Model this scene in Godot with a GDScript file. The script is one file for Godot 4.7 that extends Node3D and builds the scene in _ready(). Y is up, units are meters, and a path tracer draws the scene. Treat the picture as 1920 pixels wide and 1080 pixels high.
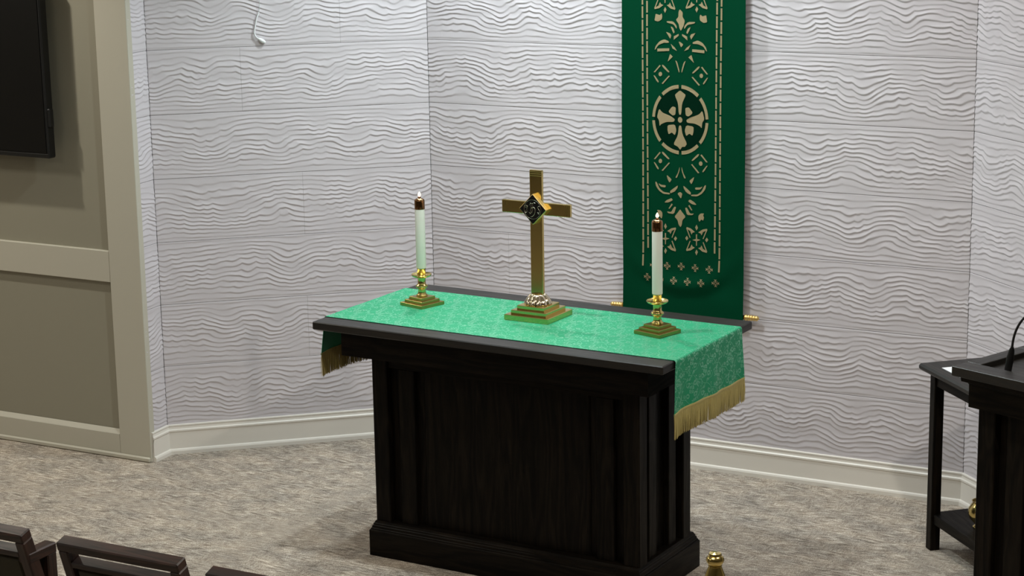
extends Node3D
# Chapel apse with altar. Units metres; back wall of the apse lies on z = 0, floor on y = 0.

const ROW := 0.3021            # height of one row of wave panels
const ROW0 := 0.1313           # where the lowest row starts
const NICHE := 1.3265          # half width of the back wall
const SIDE_X := 2.3164         # where the angled walls end
const SIDE_Z := 0.8795
const FRONT_Z := 1.0206        # plane of the panelled front wall
const CEIL := 3.4

var M := {}
var names_used := {}

# ---------------------------------------------------------------- mesh builder
class MB:
	var v := PackedVector3Array()
	var n := PackedVector3Array()
	var t := PackedVector2Array()
	var i := PackedInt32Array()
	func poly(p: Array, out: Vector3, uv: Array = []) -> void:
		var nn: Vector3 = (p[1] - p[0]).cross(p[2] - p[0])
		if nn.length_squared() < 1e-18 and p.size() > 3:
			nn = (p[2] - p[0]).cross(p[3] - p[0])
		nn = nn.normalized()
		var flip := nn.dot(out) < 0.0
		if flip:
			nn = -nn
		var b := v.size()
		for k in p.size():
			v.append(p[k])
			n.append(nn)
			t.append(uv[k] if uv.size() > k else flat_uv(p[k], nn, 1))
		for k in range(1, p.size() - 1):
			if flip:
				i.append_array([b, b + k, b + k + 1])
			else:
				i.append_array([b, b + k + 1, b + k])
	func flat_uv(p: Vector3, nn: Vector3, grain: int) -> Vector2:
		var a := nn.abs()
		var ax := 0 if (a.x > a.y and a.x > a.z) else (1 if a.y > a.z else 2)
		var o: Array = [0, 1, 2]
		o.erase(ax)
		if o.has(grain):
			o.erase(grain)
			return Vector2(p[o[0]] + p[ax] * 0.73, p[grain])
		return Vector2(p[o[0]], p[o[1]])
	# chamfered box; grain = axis along which the wood runs
	func box(c: Vector3, s: Vector3, bev := 0.003, grain := 1, bs := Basis.IDENTITY, shift := Vector2.ZERO) -> void:
		var h := s * 0.5
		bev = minf(bev, minf(h.x, minf(h.y, h.z)) * 0.9)
		var pt := func(sg: Vector3, ax: int) -> Vector3:
			var q := Vector3(sg.x * (h.x - bev), sg.y * (h.y - bev), sg.z * (h.z - bev))
			q[ax] = sg[ax] * h[ax]
			return q
		var put := func(ps: Array, out: Vector3) -> void:
			var w: Array = []
			var uv: Array = []
			for q in ps:
				w.append(c + bs * q)
				uv.append(flat_uv(q, out, grain) + shift)
			poly(w, bs * out, uv)
		for ax in 3:
			var a1 := (ax + 1) % 3
			var a2 := (ax + 2) % 3
			for sg in [-1.0, 1.0]:
				var ps: Array = []
				for k in [[-1, -1], [1, -1], [1, 1], [-1, 1]]:
					var e := Vector3.ZERO
					e[ax] = sg
					e[a1] = k[0]
					e[a2] = k[1]
					ps.append(pt.call(e, ax))
				var out := Vector3.ZERO
				out[ax] = sg
				put.call(ps, out)
			# the four edges along ax
			for k in [[-1, -1], [1, -1], [1, 1], [-1, 1]]:
				var e0 := Vector3.ZERO
				e0[ax] = -1
				e0[a1] = k[0]
				e0[a2] = k[1]
				var e1 := e0
				e1[ax] = 1
				var out := e0
				out[ax] = 0
				put.call([pt.call(e0, a1), pt.call(e1, a1), pt.call(e1, a2), pt.call(e0, a2)], out + Vector3(1e-4, 2e-4, 3e-4))
		for x in [-1, 1]:
			for y in [-1, 1]:
				for z in [-1, 1]:
					var e := Vector3(x, y, z)
					put.call([pt.call(e, 0), pt.call(e, 1), pt.call(e, 2)], e)
	# rectangle swept by a profile [[out, y], ...] (bottom to top), closed by caps
	func ring(hx: float, hz: float, prof: Array, c := Vector3.ZERO, caps := true, grain := -1, bs := Basis.IDENTITY) -> void:
		var cs := [Vector2(-1, 1), Vector2(1, 1), Vector2(1, -1), Vector2(-1, -1)]
		var at := func(k: int, pr: Array) -> Vector3:
			return bs * Vector3(cs[k % 4].x * (hx + pr[0]), pr[1], cs[k % 4].y * (hz + pr[0]))
		for j in prof.size() - 1:
			var dy: float = prof[j + 1][1] - prof[j][1]
			var dr: float = prof[j + 1][0] - prof[j][0]
			for k in 4:
				var side: Vector3 = [Vector3(0, 0, 1), Vector3(1, 0, 0), Vector3(0, 0, -1), Vector3(-1, 0, 0)][k]
				var out: Vector3 = bs * (side * dy + Vector3(0, -dr, 0))
				if out.length() < 1e-9:
					out = side
				var ps := [at.call(k, prof[j]), at.call(k + 1, prof[j]), at.call(k + 1, prof[j + 1]), at.call(k, prof[j + 1])]
				var uv: Array = []
				for q in ps:
					uv.append(Vector2(q.y + (q.z if k % 2 == 0 else q.x), q.x if k % 2 == 0 else q.z))
				poly([c + ps[0], c + ps[1], c + ps[2], c + ps[3]], out, uv)
		if caps:
			for e in [[prof[0], Vector3.DOWN], [prof[-1], Vector3.UP]]:
				var ps: Array = []
				var uv: Array = []
				for k in 4:
					ps.append(c + at.call(k, e[0]))
					uv.append(Vector2(ps[-1].z, ps[-1].x))
				poly(ps, bs * e[1], uv)
	# turned shape: profile [[r, y], ...] from bottom to top; flutes modulate the radius
	func lathe(prof: Array, seg := 32, c := Vector3.ZERO, bs := Basis.IDENTITY, flutes := 0, depth := 0.0) -> void:
		for j in prof.size() - 1:
			var p0 := Vector2(prof[j][0], prof[j][1])
			var p1 := Vector2(prof[j + 1][0], prof[j + 1][1])
			if p0.distance_to(p1) < 1e-7:
				continue
			var e := (p1 - p0).normalized()
			var n0 := Vector2(e.y, -e.x)
			var na := n0
			var nb := n0
			if j > 0:
				var q := p0 - Vector2(prof[j - 1][0], prof[j - 1][1])
				if q.length() > 1e-7 and q.normalized().dot(e) > 0.62:
					var qn := q.normalized()
					na = (n0 + Vector2(qn.y, -qn.x)).normalized()
			if j < prof.size() - 2:
				var q := Vector2(prof[j + 2][0], prof[j + 2][1]) - p1
				if q.length() > 1e-7 and q.normalized().dot(e) > 0.62:
					var qn := q.normalized()
					nb = (n0 + Vector2(qn.y, -qn.x)).normalized()
			var b := v.size()
			for k in seg + 1:
				var a := TAU * k / seg
				var d := Vector3(cos(a), 0, sin(a))
				var f := 1.0
				var tilt := 0.0
				if flutes > 0:
					f = 1.0 + depth * (absf(cos(a * flutes * 0.5)) - 0.6)
					tilt = depth * 0.5 * flutes * sin(a * flutes * 0.5) * signf(cos(a * flutes * 0.5))
				var side := Vector3(-sin(a), 0, cos(a)) * tilt
				v.append(c + bs * (d * p0.x * f + Vector3(0, p0.y, 0)))
				v.append(c + bs * (d * p1.x * f + Vector3(0, p1.y, 0)))
				n.append((bs * (d * na.x + Vector3(0, na.y, 0) + side)).normalized())
				n.append((bs * (d * nb.x + Vector3(0, nb.y, 0) + side)).normalized())
				t.append(Vector2(float(k) / seg, p0.y))
				t.append(Vector2(float(k) / seg, p1.y))
			for k in seg:
				var q := b + 2 * k
				i.append_array([q, q + 2, q + 1, q + 1, q + 2, q + 3])
	func tube(pts: Array, r, seg := 8, caps := true) -> void:
		var b := v.size()
		var nrm := Vector3.UP
		var cnt := pts.size()
		for k in cnt:
			var d: Vector3 = (pts[mini(k + 1, cnt - 1)] - pts[maxi(k - 1, 0)]).normalized()
			if k == 0:
				nrm = d.cross(Vector3.RIGHT if absf(d.x) < 0.8 else Vector3.UP).normalized()
			nrm = (nrm - d * nrm.dot(d)).normalized()
			var bn := d.cross(nrm)
			var rr: float = r[k] if r is Array else r
			for s in seg + 1:
				var a := TAU * s / seg
				var o := nrm * cos(a) + bn * sin(a)
				v.append(pts[k] + o * rr)
				n.append(o)
				t.append(Vector2(float(s) / seg, k))
		for k in cnt - 1:
			for s in seg:
				var q := b + k * (seg + 1) + s
				i.append_array([q, q + seg + 1, q + 1, q + 1, q + seg + 1, q + seg + 2])
		if caps:
			for k in [0, cnt - 1]:
				var d: Vector3 = (pts[1] - pts[0]) if k == 0 else (pts[k - 1] - pts[k])
				var ps: Array = []
				for s in seg:
					ps.append(v[b + k * (seg + 1) + s])
				poly(ps, -d)
	# flat outline pushed out along +z of bs, with thickness
	func slab(pts: PackedVector2Array, z0: float, z1: float, f: Callable) -> void:
		var tri := Geometry2D.triangulate_polygon(pts)
		if tri.is_empty():
			var r := pts.duplicate()
			r.reverse()
			pts = r
			tri = Geometry2D.triangulate_polygon(pts)
		for k in range(0, tri.size(), 3):
			var a := pts[tri[k]]
			var b := pts[tri[k + 1]]
			var c := pts[tri[k + 2]]
			poly([f.call(a, z1), f.call(b, z1), f.call(c, z1)], Vector3(0, 0, 1))
			poly([f.call(a, z0), f.call(b, z0), f.call(c, z0)], Vector3(0, 0, -1))
		var area := 0.0
		for k in pts.size():
			area += pts[k].cross(pts[(k + 1) % pts.size()])
		for k in pts.size():
			var a := pts[k]
			var b := pts[(k + 1) % pts.size()]
			var e := (b - a) * signf(area)
			poly([f.call(a, z0), f.call(b, z0), f.call(b, z1), f.call(a, z1)], Vector3(e.y, -e.x, 0))
	# smooth sheet through a grid of points g[row][col], normals from neighbours, seen from the side of out
	func sheet(g: Array, uv: Array, out_flip := false) -> void:
		var rows := g.size()
		var cols: int = g[0].size()
		var b := v.size()
		for r in rows:
			for c in cols:
				var du: Vector3 = g[r][mini(c + 1, cols - 1)] - g[r][maxi(c - 1, 0)]
				var dv: Vector3 = g[mini(r + 1, rows - 1)][c] - g[maxi(r - 1, 0)][c]
				var nn := du.cross(dv).normalized()
				v.append(g[r][c])
				n.append(-nn if out_flip else nn)
				t.append(uv[r][c])
		for r in rows - 1:
			for c in cols - 1:
				var q := b + r * cols + c
				if out_flip:
					i.append_array([q, q + 1, q + cols, q + 1, q + cols + 1, q + cols])
				else:
					i.append_array([q, q + cols, q + 1, q + 1, q + cols, q + cols + 1])
	func mesh() -> ArrayMesh:
		var a: Array = []
		a.resize(Mesh.ARRAY_MAX)
		a[Mesh.ARRAY_VERTEX] = v
		a[Mesh.ARRAY_NORMAL] = n
		a[Mesh.ARRAY_TEX_UV] = t
		a[Mesh.ARRAY_INDEX] = i
		var m := ArrayMesh.new()
		m.add_surface_from_arrays(Mesh.PRIMITIVE_TRIANGLES, a)
		return m

func numbered(called: String) -> String:
	var k: int = names_used.get(called, 0)
	names_used[called] = k + 1
	return called if k == 0 else "%s_%03d" % [called, k]

func tag(o: Node, label := "", category := "", group := "", kind := "") -> Node:
	if label: o.set_meta("label", label)
	if category: o.set_meta("category", category)
	if group: o.set_meta("group", group)
	if kind: o.set_meta("kind", kind)
	return o

func thing(called: String, at: Vector3, turn := 0.0) -> Node3D:
	var o := Node3D.new()
	o.name = numbered(called)
	add_child(o)
	o.position = at
	o.rotation.y = turn
	return o

func put(called: String, what, mat: Material, parent: Node = null) -> MeshInstance3D:
	var o := MeshInstance3D.new()
	o.mesh = what.mesh() if what is MB else what
	o.material_override = mat
	o.cast_shadow = GeometryInstance3D.SHADOW_CASTING_SETTING_ON
	if parent:
		o.name = called
		parent.add_child(o, true)
	else:
		o.name = numbered(called)
		add_child(o)
	return o

func boxm(c: Vector3, s: Vector3, bev := 0.003, grain := 1, bs := Basis.IDENTITY, shift := Vector2.ZERO) -> MB:
	var m := MB.new()
	m.box(c, s, bev, grain, bs, shift)
	return m

# ---------------------------------------------------------------- materials
func plain(c: Color, rough := 0.6, metal := 0.0) -> StandardMaterial3D:
	var m := StandardMaterial3D.new()
	m.albedo_color = c
	m.roughness = rough
	m.metallic = metal
	return m

func noise_image(w: int, h: int, freq: float, octaves: int, seed_: int, stretch := Vector2.ONE) -> PackedFloat32Array:
	var f := FastNoiseLite.new()
	f.seed = seed_
	f.noise_type = FastNoiseLite.TYPE_SIMPLEX_SMOOTH
	f.frequency = freq
	f.fractal_octaves = octaves
	f.fractal_type = FastNoiseLite.FRACTAL_FBM if octaves > 1 else FastNoiseLite.FRACTAL_NONE
	var sw := maxi(8, int(w * stretch.x))
	var sh := maxi(8, int(h * stretch.y))
	var im := f.get_seamless_image(sw, sh, false, false, 0.12, false)
	if sw != w or sh != h:
		im.resize(w, h, Image.INTERPOLATE_CUBIC)
	im.convert(Image.FORMAT_L8)
	var d := im.get_data()
	var o := PackedFloat32Array()
	o.resize(w * h)
	for k in w * h:
		o[k] = d[k] / 127.5 - 1.0
	return o

func image_tex(w: int, h: int, data: PackedByteArray, gray := false) -> ImageTexture:
	var im := Image.create_from_data(w, h, false, Image.FORMAT_L8 if gray else Image.FORMAT_RGB8, data)
	im.generate_mipmaps()
	return ImageTexture.create_from_image(im)

func ramp(stops: Array, x: float) -> Color:
	x = clampf(x, 0.0, 1.0) * (stops.size() - 1)
	var k := mini(int(x), stops.size() - 2)
	return stops[k].lerp(stops[k + 1], x - k)

# woven loop carpet: short streaks along x and along z in patches, over broad tonal drift
func make_carpet() -> StandardMaterial3D:
	var s := 1536
	var along := noise_image(s, s, 0.11, 2, 11, Vector2(0.2, 1.0))
	var across := noise_image(s, s, 0.11, 2, 12, Vector2(1.0, 0.3))
	var patch := noise_image(s, s, 0.022, 2, 13, Vector2(0.5, 1.0))
	var fine := noise_image(s, s, 0.38, 2, 14, Vector2(0.7, 1.0))
	var broad := noise_image(s, s, 0.012, 2, 15, Vector2(0.6, 1.0))
	var stops: Array = [Color8(78, 68, 60), Color8(124, 112, 101), Color8(158, 147, 135), Color8(188, 178, 166), Color8(236, 228, 216)]
	var d := PackedByteArray()
	d.resize(s * s * 3)
	var bump := PackedByteArray()
	bump.resize(s * s)
	for k in s * s:
		var w := clampf(0.78 + patch[k] * 1.6, 0.0, 1.0)
		var x := 0.5 + 0.5 * (along[k] * w * 0.85 + across[k] * (1.0 - w) * 0.5) + fine[k] * 0.5 + broad[k] * 0.12
		var c: Color = ramp(stops, x)
		var warm := broad[k] * 3.0
		d[3 * k] = clampi(int(c.r8 + warm), 0, 255)
		d[3 * k + 1] = c.g8
		d[3 * k + 2] = clampi(int(c.b8 - warm), 0, 255)
		bump[k] = clampi(int(128.0 + 70.0 * fine[k] + 50.0 * along[k]), 0, 255)
	var m := plain(Color(1, 1, 1), 0.95)
	m.albedo_texture = image_tex(s, s, d)
	m.heightmap_enabled = true
	m.heightmap_texture = image_tex(s, s, bump, true)
	m.heightmap_scale = 0.25
	m.uv1_scale = Vector3(1.0 / 2.6, 1.0 / 2.6, 1)
	return m

# dark stained oak: v runs along the grain, one tile is 0.6 m across and 1.2 m long
func make_wood(dark: Color, mid: Color, light: Color, seed_: int, rough: float) -> StandardMaterial3D:
	var w := 512
	var h := 1024
	var band := noise_image(w, h, 0.03, 2, seed_, Vector2(1.0, 0.05))
	var pores := noise_image(w, h, 0.32, 2, seed_ + 1, Vector2(1.0, 0.045))
	var wob := noise_image(w, h, 0.010, 2, seed_ + 2, Vector2(1.0, 0.13))
	var d := PackedByteArray()
	d.resize(w * h * 3)
	var r := PackedByteArray()
	r.resize(w * h)
	var b := PackedByteArray()
	b.resize(w * h)
	for y in h:
		for x in w:
			var k := y * w + x
			var rings := sin(TAU * (x / 512.0 * 9.0 + wob[k] * 1.7 + band[k] * 0.5))
			var g := 0.45 + 0.22 * rings + 0.3 * band[k] + 0.32 * pores[k]
			var c: Color = dark.lerp(mid, clampf(g * 2.0, 0.0, 1.0)).lerp(light, clampf(g * 2.0 - 1.0, 0.0, 1.0) * 0.8)
			d[3 * k] = c.r8
			d[3 * k + 1] = c.g8
			d[3 * k + 2] = c.b8
			r[k] = clampi(int(255.0 * (rough + 0.12 * (0.5 - g))), 20, 255)
			b[k] = clampi(int(150.0 + 80.0 * pores[k]), 0, 255)
	var m := plain(Color(1, 1, 1), 1.0)
	m.albedo_texture = image_tex(w, h, d)
	m.roughness_texture = image_tex(w, h, r, true)
	m.heightmap_enabled = true
	m.heightmap_texture = image_tex(w, h, b, true)
	m.heightmap_scale = 0.03
	m.uv1_scale = Vector3(1.0 / 0.6, 1.0 / 1.2, 1)
	return m

# damask: glossy scrolls woven into a matt ground
func make_damask() -> StandardMaterial3D:
	var s := 1024
	var f := PackedFloat32Array()
	f.resize(s * s)
	var rng := RandomNumberGenerator.new()
	rng.seed = 77
	var stamp := func(p: Vector2, r: float, a: float) -> void:
		var ri := int(ceil(r))
		for dy in range(-ri, ri + 1):
			for dx in range(-ri, ri + 1):
				var l := Vector2(dx, dy).length()
				if l <= r:
					var k := posmod(int(p.y) + dy, s) * s + posmod(int(p.x) + dx, s)
					f[k] = maxf(f[k], a * clampf((r - l) * 0.9, 0.0, 1.0))
	var curl := func(c: Vector2, r: float, a0: float, turns: float, dir: float, wd: float) -> void:
		var steps := int(r * turns * 5.0) + 12
		for q in steps:
			var u := float(q) / steps
			var a := a0 + dir * TAU * turns * u
			var rr := r * (1.0 - 0.78 * u)
			stamp.call(c + Vector2(cos(a), sin(a)) * rr, wd * 1.3 * (0.5 + 0.7 * sin(PI * u)), 1.0)
	var cell := 256.0
	for gy in 4:
		for gx in 4:
			var c := Vector2((gx + 0.5 * (gy % 2)) * cell + cell * 0.5, gy * cell + cell * 0.5)
			# rosette
			for q in 8:
				var a := TAU * q / 8.0
				var p := c + Vector2(cos(a), sin(a)) * 26.0
				curl.call(p, 15.0, a + 2.4, 0.75, 1.0 if q % 2 == 0 else -1.0, 3.6)
			for q in 4:
				var a := TAU * q / 4.0 + PI / 4
				curl.call(c + Vector2(cos(a), sin(a)) * 78.0, 30.0, a, 1.1, 1.0 if q % 2 == 0 else -1.0, 4.4)
				curl.call(c + Vector2(cos(a + 0.45), sin(a + 0.45)) * 112.0, 19.0, a + 1.5, 0.9, -1.0 if q % 2 == 0 else 1.0, 3.6)
			# leaf sprays between
			for q in 40:
				var p := c + Vector2(rng.randf_range(-120, 120), rng.randf_range(-120, 120))
				curl.call(p, rng.randf_range(5, 14), rng.randf() * TAU, rng.randf_range(0.3, 0.6), 1.0 if rng.randf() < 0.5 else -1.0, 3.2)
			# lattice bars of the ogee
			for e in [Vector2(1, 1), Vector2(-1, 1)]:
				for q in 150:
					var u := q / 150.0
					var p: Vector2 = c + Vector2(e.x * cell * 0.5 * u, e.y * cell * u) + Vector2(cell * 0.5 * -e.x, 0) + Vector2(sin(u * TAU * 2.0) * 9.0, 0)
					if fmod(u * 22.0, 1.0) < 0.5 and rng.randf() < 0.85:
						stamp.call(p, 3.4, 0.9)
	var tw := noise_image(s, s, 0.25, 1, 5)
	var al := PackedByteArray()
	al.resize(s * s * 3)
	var ro := PackedByteArray()
	ro.resize(s * s)
	var bu := PackedByteArray()
	bu.resize(s * s)
	var me := PackedByteArray()
	me.resize(s * s)
	var g0 := Color8(22, 154, 108)
	var g1 := Color8(160, 234, 194)
	for k in s * s:
		var c: Color = g0.lerp(g1, f[k] * 0.75)
		var e := tw[k] * 7.0
		al[3 * k] = clampi(int(c.r8 + e), 0, 255)
		al[3 * k + 1] = clampi(int(c.g8 + e), 0, 255)
		al[3 * k + 2] = clampi(int(c.b8 + e), 0, 255)
		ro[k] = int(255.0 * (0.56 - 0.28 * f[k] + 0.05 * tw[k]))
		me[k] = int(255.0 * 0.6 * f[k])
		bu[k] = clampi(int(90.0 + 120.0 * f[k] + 24.0 * tw[k]), 0, 255)
	var m := plain(Color(1, 1, 1), 1.0)
	m.albedo_texture = image_tex(s, s, al)
	m.roughness_texture = image_tex(s, s, ro, true)
	m.heightmap_enabled = true
	m.heightmap_texture = image_tex(s, s, bu, true)
	m.heightmap_scale = 0.16
	m.metallic_specular = 0.5
	m.metallic = 1.0
	m.metallic_texture = image_tex(s, s, me, true)
	m.uv1_scale = Vector3(1.0 / 0.44, 1.0 / 0.44, 1)
	return m

func make_cloth(c: Color, rough: float, tile: float, strength: float) -> StandardMaterial3D:
	var s := 256
	var a := noise_image(s, s, 0.4, 1, 31, Vector2(1, 0.2))
	var b := noise_image(s, s, 0.4, 1, 32, Vector2(0.2, 1))
	var d := PackedByteArray()
	d.resize(s * s * 3)
	var h := PackedByteArray()
	h.resize(s * s)
	for k in s * s:
		var e := 1.0 + 0.1 * (a[k] + b[k])
		d[3 * k] = clampi(int(c.r8 * e), 0, 255)
		d[3 * k + 1] = clampi(int(c.g8 * e), 0, 255)
		d[3 * k + 2] = clampi(int(c.b8 * e), 0, 255)
		h[k] = clampi(int(128 + 60 * (a[k] + b[k])), 0, 255)
	var m := plain(Color(1, 1, 1), rough)
	m.albedo_texture = image_tex(s, s, d)
	m.heightmap_enabled = true
	m.heightmap_texture = image_tex(s, s, h, true)
	m.heightmap_scale = strength
	m.uv1_scale = Vector3(1.0 / tile, 1.0 / tile, 1)
	return m

func make_materials() -> void:
	M.carpet = make_carpet()
	M.wood = make_wood(Color8(6, 5, 4), Color8(18, 14, 10), Color8(34, 28, 21), 40, 0.46)
	M.wood.metallic_specular = 0.22
	M.wood_top = M.wood.duplicate()
	M.wood_top.metallic_specular = 0.55
	M.chair = make_wood(Color8(22, 11, 8), Color8(46, 25, 18), Color8(70, 40, 29), 60, 0.42)
	M.damask = make_damask()
	M.banner = make_cloth(Color8(0, 60, 37), 0.78, 0.1, 0.02)
	M.banner_dark = make_cloth(Color8(0, 34, 20), 0.82, 0.1, 0.02)
	M.banner.metallic_specular = 0.15
	M.banner_dark.metallic_specular = 0.15
	M.applique = make_cloth(Color8(156, 140, 106), 0.55, 0.06, 0.03)
	M.lining = make_cloth(Color8(2, 104, 62), 0.7, 0.12, 0.02)
	M.seat = make_cloth(Color8(58, 54, 40), 0.85, 0.12, 0.03)
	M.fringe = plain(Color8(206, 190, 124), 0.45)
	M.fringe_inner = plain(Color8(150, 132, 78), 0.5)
	M.wave = plain(Color8(203, 198, 203), 0.5)
	M.wall = plain(Color8(188, 184, 170), 0.55)
	M.field = plain(Color8(146, 142, 126), 0.65)
	M.trim = plain(Color8(226, 221, 213), 0.38)
	M.backing = plain(Color8(128, 128, 130), 0.9)
	M.ceiling = plain(Color8(214, 210, 202), 0.9)
	M.brass = plain(Color8(212, 190, 122), 0.2, 1.0)
	M.brass_satin = plain(Color8(168, 152, 92), 0.3, 1.0)
	M.follower = plain(Color8(150, 112, 78), 0.14, 1.0)
	M.silver = plain(Color8(226, 214, 190), 0.12, 1.0)
	M.gold = plain(Color8(236, 206, 136), 0.42, 1.0)
	M.wax = plain(Color8(252, 252, 246), 0.45)
	M.enamel = plain(Color8(8, 8, 10), 0.3)
	M.engraved = plain(Color8(220, 214, 200), 0.25, 1.0)
	M.black = plain(Color8(9, 9, 10), 0.5)
	M.screen = plain(Color8(4, 4, 5), 0.35)
	M.paper = plain(Color8(238, 240, 244), 0.8)
	M.white = plain(Color8(232, 236, 238), 0.4)
	M.clear = plain(Color8(190, 200, 200), 0.3)
	M.flame = plain(Color8(255, 236, 200), 0.5)
	M.flame.emission_enabled = true
	M.flame.emission = Color(1.0, 0.93, 0.82)
	M.flame.emission_energy_multiplier = 2.2
	M.lamp = plain(Color8(255, 255, 255), 0.5)
	M.lamp.emission_enabled = true
	M.lamp.emission = Color(1.0, 0.98, 0.95)
	M.lamp.emission_energy_multiplier = 1.5

# ---------------------------------------------------------------- scene
func _ready() -> void:
	setup_view()
	setup_lights()
	make_materials()
	build_room()
	build_wave_walls()
	build_panelled_wall()
	build_altar()
	build_altar_cloth()
	build_cross()
	build_candlesticks()
	build_banner()
	build_television()
	build_cord()
	build_side_table()
	build_lectern()
	build_floor_stand()
	build_chairs()

func setup_view() -> void:
	var yaw := 0.495724
	var pitch := 0.2195
	var roll := -0.0175
	var level := Vector3(-sin(yaw), 0, -cos(yaw))
	var rt := Vector3(cos(yaw), 0, -sin(yaw))
	var fw := level * cos(pitch) + Vector3(0, -sin(pitch), 0)
	var up := rt.cross(fw)
	var r := rt * cos(roll) + up * sin(roll)
	var u := up * cos(roll) - rt * sin(roll)
	var cam := Camera3D.new()
	cam.name = "camera"
	cam.fov = rad_to_deg(2.0 * atan(540.0 / 3828.57))
	cam.near = 0.1
	cam.far = 60.0
	add_child(cam)
	cam.transform = Transform3D(Basis(r, u, -fw), Vector3(3.6529, 2.9004, 8.4053))
	cam.current = true
	var we := WorldEnvironment.new()
	we.name = "environment"
	var e := Environment.new()
	e.background_mode = Environment.BG_COLOR
	e.background_color = Color(0.02, 0.02, 0.02)
	e.tonemap_mode = Environment.TONE_MAPPER_LINEAR
	e.tonemap_exposure = 1.0
	e.sdfgi_enabled = true
	e.ssao_enabled = true
	e.ssil_enabled = true
	we.environment = e
	add_child(we)

# every lamp is a ceiling fitting: a ring, a glowing lens and a light just below the lens
func setup_lights() -> void:
	M.lamp = plain(Color8(255, 255, 255), 0.5)
	M.lamp.emission_enabled = true
	M.lamp.emission = Color(1.0, 0.98, 0.95)
	M.lamp.emission_energy_multiplier = 1.5
	M.lamp_ring = plain(Color8(235, 235, 232), 0.5)
	var cool := Color(0.95, 0.995, 1.0)
	var warm := Color(1.0, 0.975, 0.92)
	downlight(Vector3(-0.74, CEIL, 0.62), Vector3(-0.04, -1, -0.06), 3.7, cool, "ceiling downlight nearest the left corner of the apse back wall")
	downlight(Vector3(0.25, CEIL, 0.55), Vector3(0.0, -1, -0.05), 1.35, cool, "ceiling downlight in front of the hanging banner")
	downlight(Vector3(1.15, CEIL, 0.62), Vector3(0.0, -1, -0.05), 1.15, Color(1, 0.98, 0.97), "ceiling downlight nearest the right corner of the apse back wall")
	downlight(Vector3(-0.2, CEIL, 1.9), Vector3(0, -1, -0.1), 4.6, cool, "ceiling downlight above the front of the altar")
	downlight(Vector3(-3.5, CEIL, 1.95), Vector3(0, -1, -0.1), 4.4, warm, "ceiling downlight in front of the television")
	downlight(Vector3(2.5, CEIL, 3.0), Vector3(-0.15, -1, -0.1), 5.2, warm, "ceiling downlight in front of the lectern")
	panel_light(Vector3(-4.6, CEIL, 3.4), Vector2(0.6, 0.6), 3.0, warm, "square ceiling light panel on the left of the room")
	panel_light(Vector3(1.0, CEIL, 4.6), Vector2(1.2, 0.6), 2.6, warm, "ceiling light panel above the chair row")
	panel_light(Vector3(-2.0, CEIL, 6.4), Vector2(1.2, 0.6), 2.0, warm, "ceiling light panel at the back of the room")

func downlight(at: Vector3, dir: Vector3, energy: float, col: Color, label: String) -> void:
	var o := thing("ceiling_downlight", at)
	tag(o, label, "light", "ceiling downlights")
	var m := MB.new()
	m.lathe([[0.055, -0.002], [0.058, -0.014], [0.08, -0.014], [0.082, -0.001]], 24)
	put("trim_ring", m, M.lamp_ring, o)
	var l := MB.new()
	l.lathe([[0.0, -0.012], [0.054, -0.012], [0.054, -0.004], [0.0, -0.004]], 24)
	put("lens", l, M.lamp, o)
	var s := SpotLight3D.new()
	s.name = "lamp"
	s.light_energy = energy
	s.light_color = col
	s.spot_angle = 74.0
	s.spot_angle_attenuation = 0.7
	s.spot_range = 14.0
	s.spot_attenuation = 2.0
	s.light_size = 0.05
	s.shadow_enabled = true
	o.add_child(s, true)
	s.position = Vector3(0, -0.02, 0)
	s.basis = Basis.looking_at(dir.normalized(), Vector3(0, 0, -1))

func panel_light(at: Vector3, size: Vector2, energy: float, col: Color, label: String) -> void:
	var o := thing("ceiling_panel_light", at)
	tag(o, label, "light", "ceiling light panels")
	var m := MB.new()
	for sx in [-1, 1]:
		m.box(Vector3(sx * (size.x * 0.5 + 0.015), -0.01, 0), Vector3(0.03, 0.02, size.y + 0.06))
		m.box(Vector3(0, -0.01, sx * (size.y * 0.5 + 0.015)), Vector3(size.x, 0.02, 0.03))
	put("frame", m, M.lamp_ring, o)
	put("diffuser", boxm(Vector3(0, -0.006, 0), Vector3(size.x, 0.008, size.y), 0.001), M.lamp, o)
	var a := AreaLight3D.new()
	a.name = "lamp"
	a.area_size = size
	a.light_energy = energy
	a.light_color = col
	a.area_range = 16.0
	a.area_attenuation = 2.0
	a.shadow_enabled = true
	o.add_child(a, true)
	a.position = Vector3(0, -0.03, 0)
	a.basis = Basis.looking_at(Vector3.DOWN, Vector3(0, 0, -1))

func struct(called: String, what, mat: Material, label: String, parent: Node = null) -> MeshInstance3D:
	var o := put(called, what, mat, parent)
	tag(o, label, called.get_slice("_", 0), "", "structure")
	return o

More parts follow.
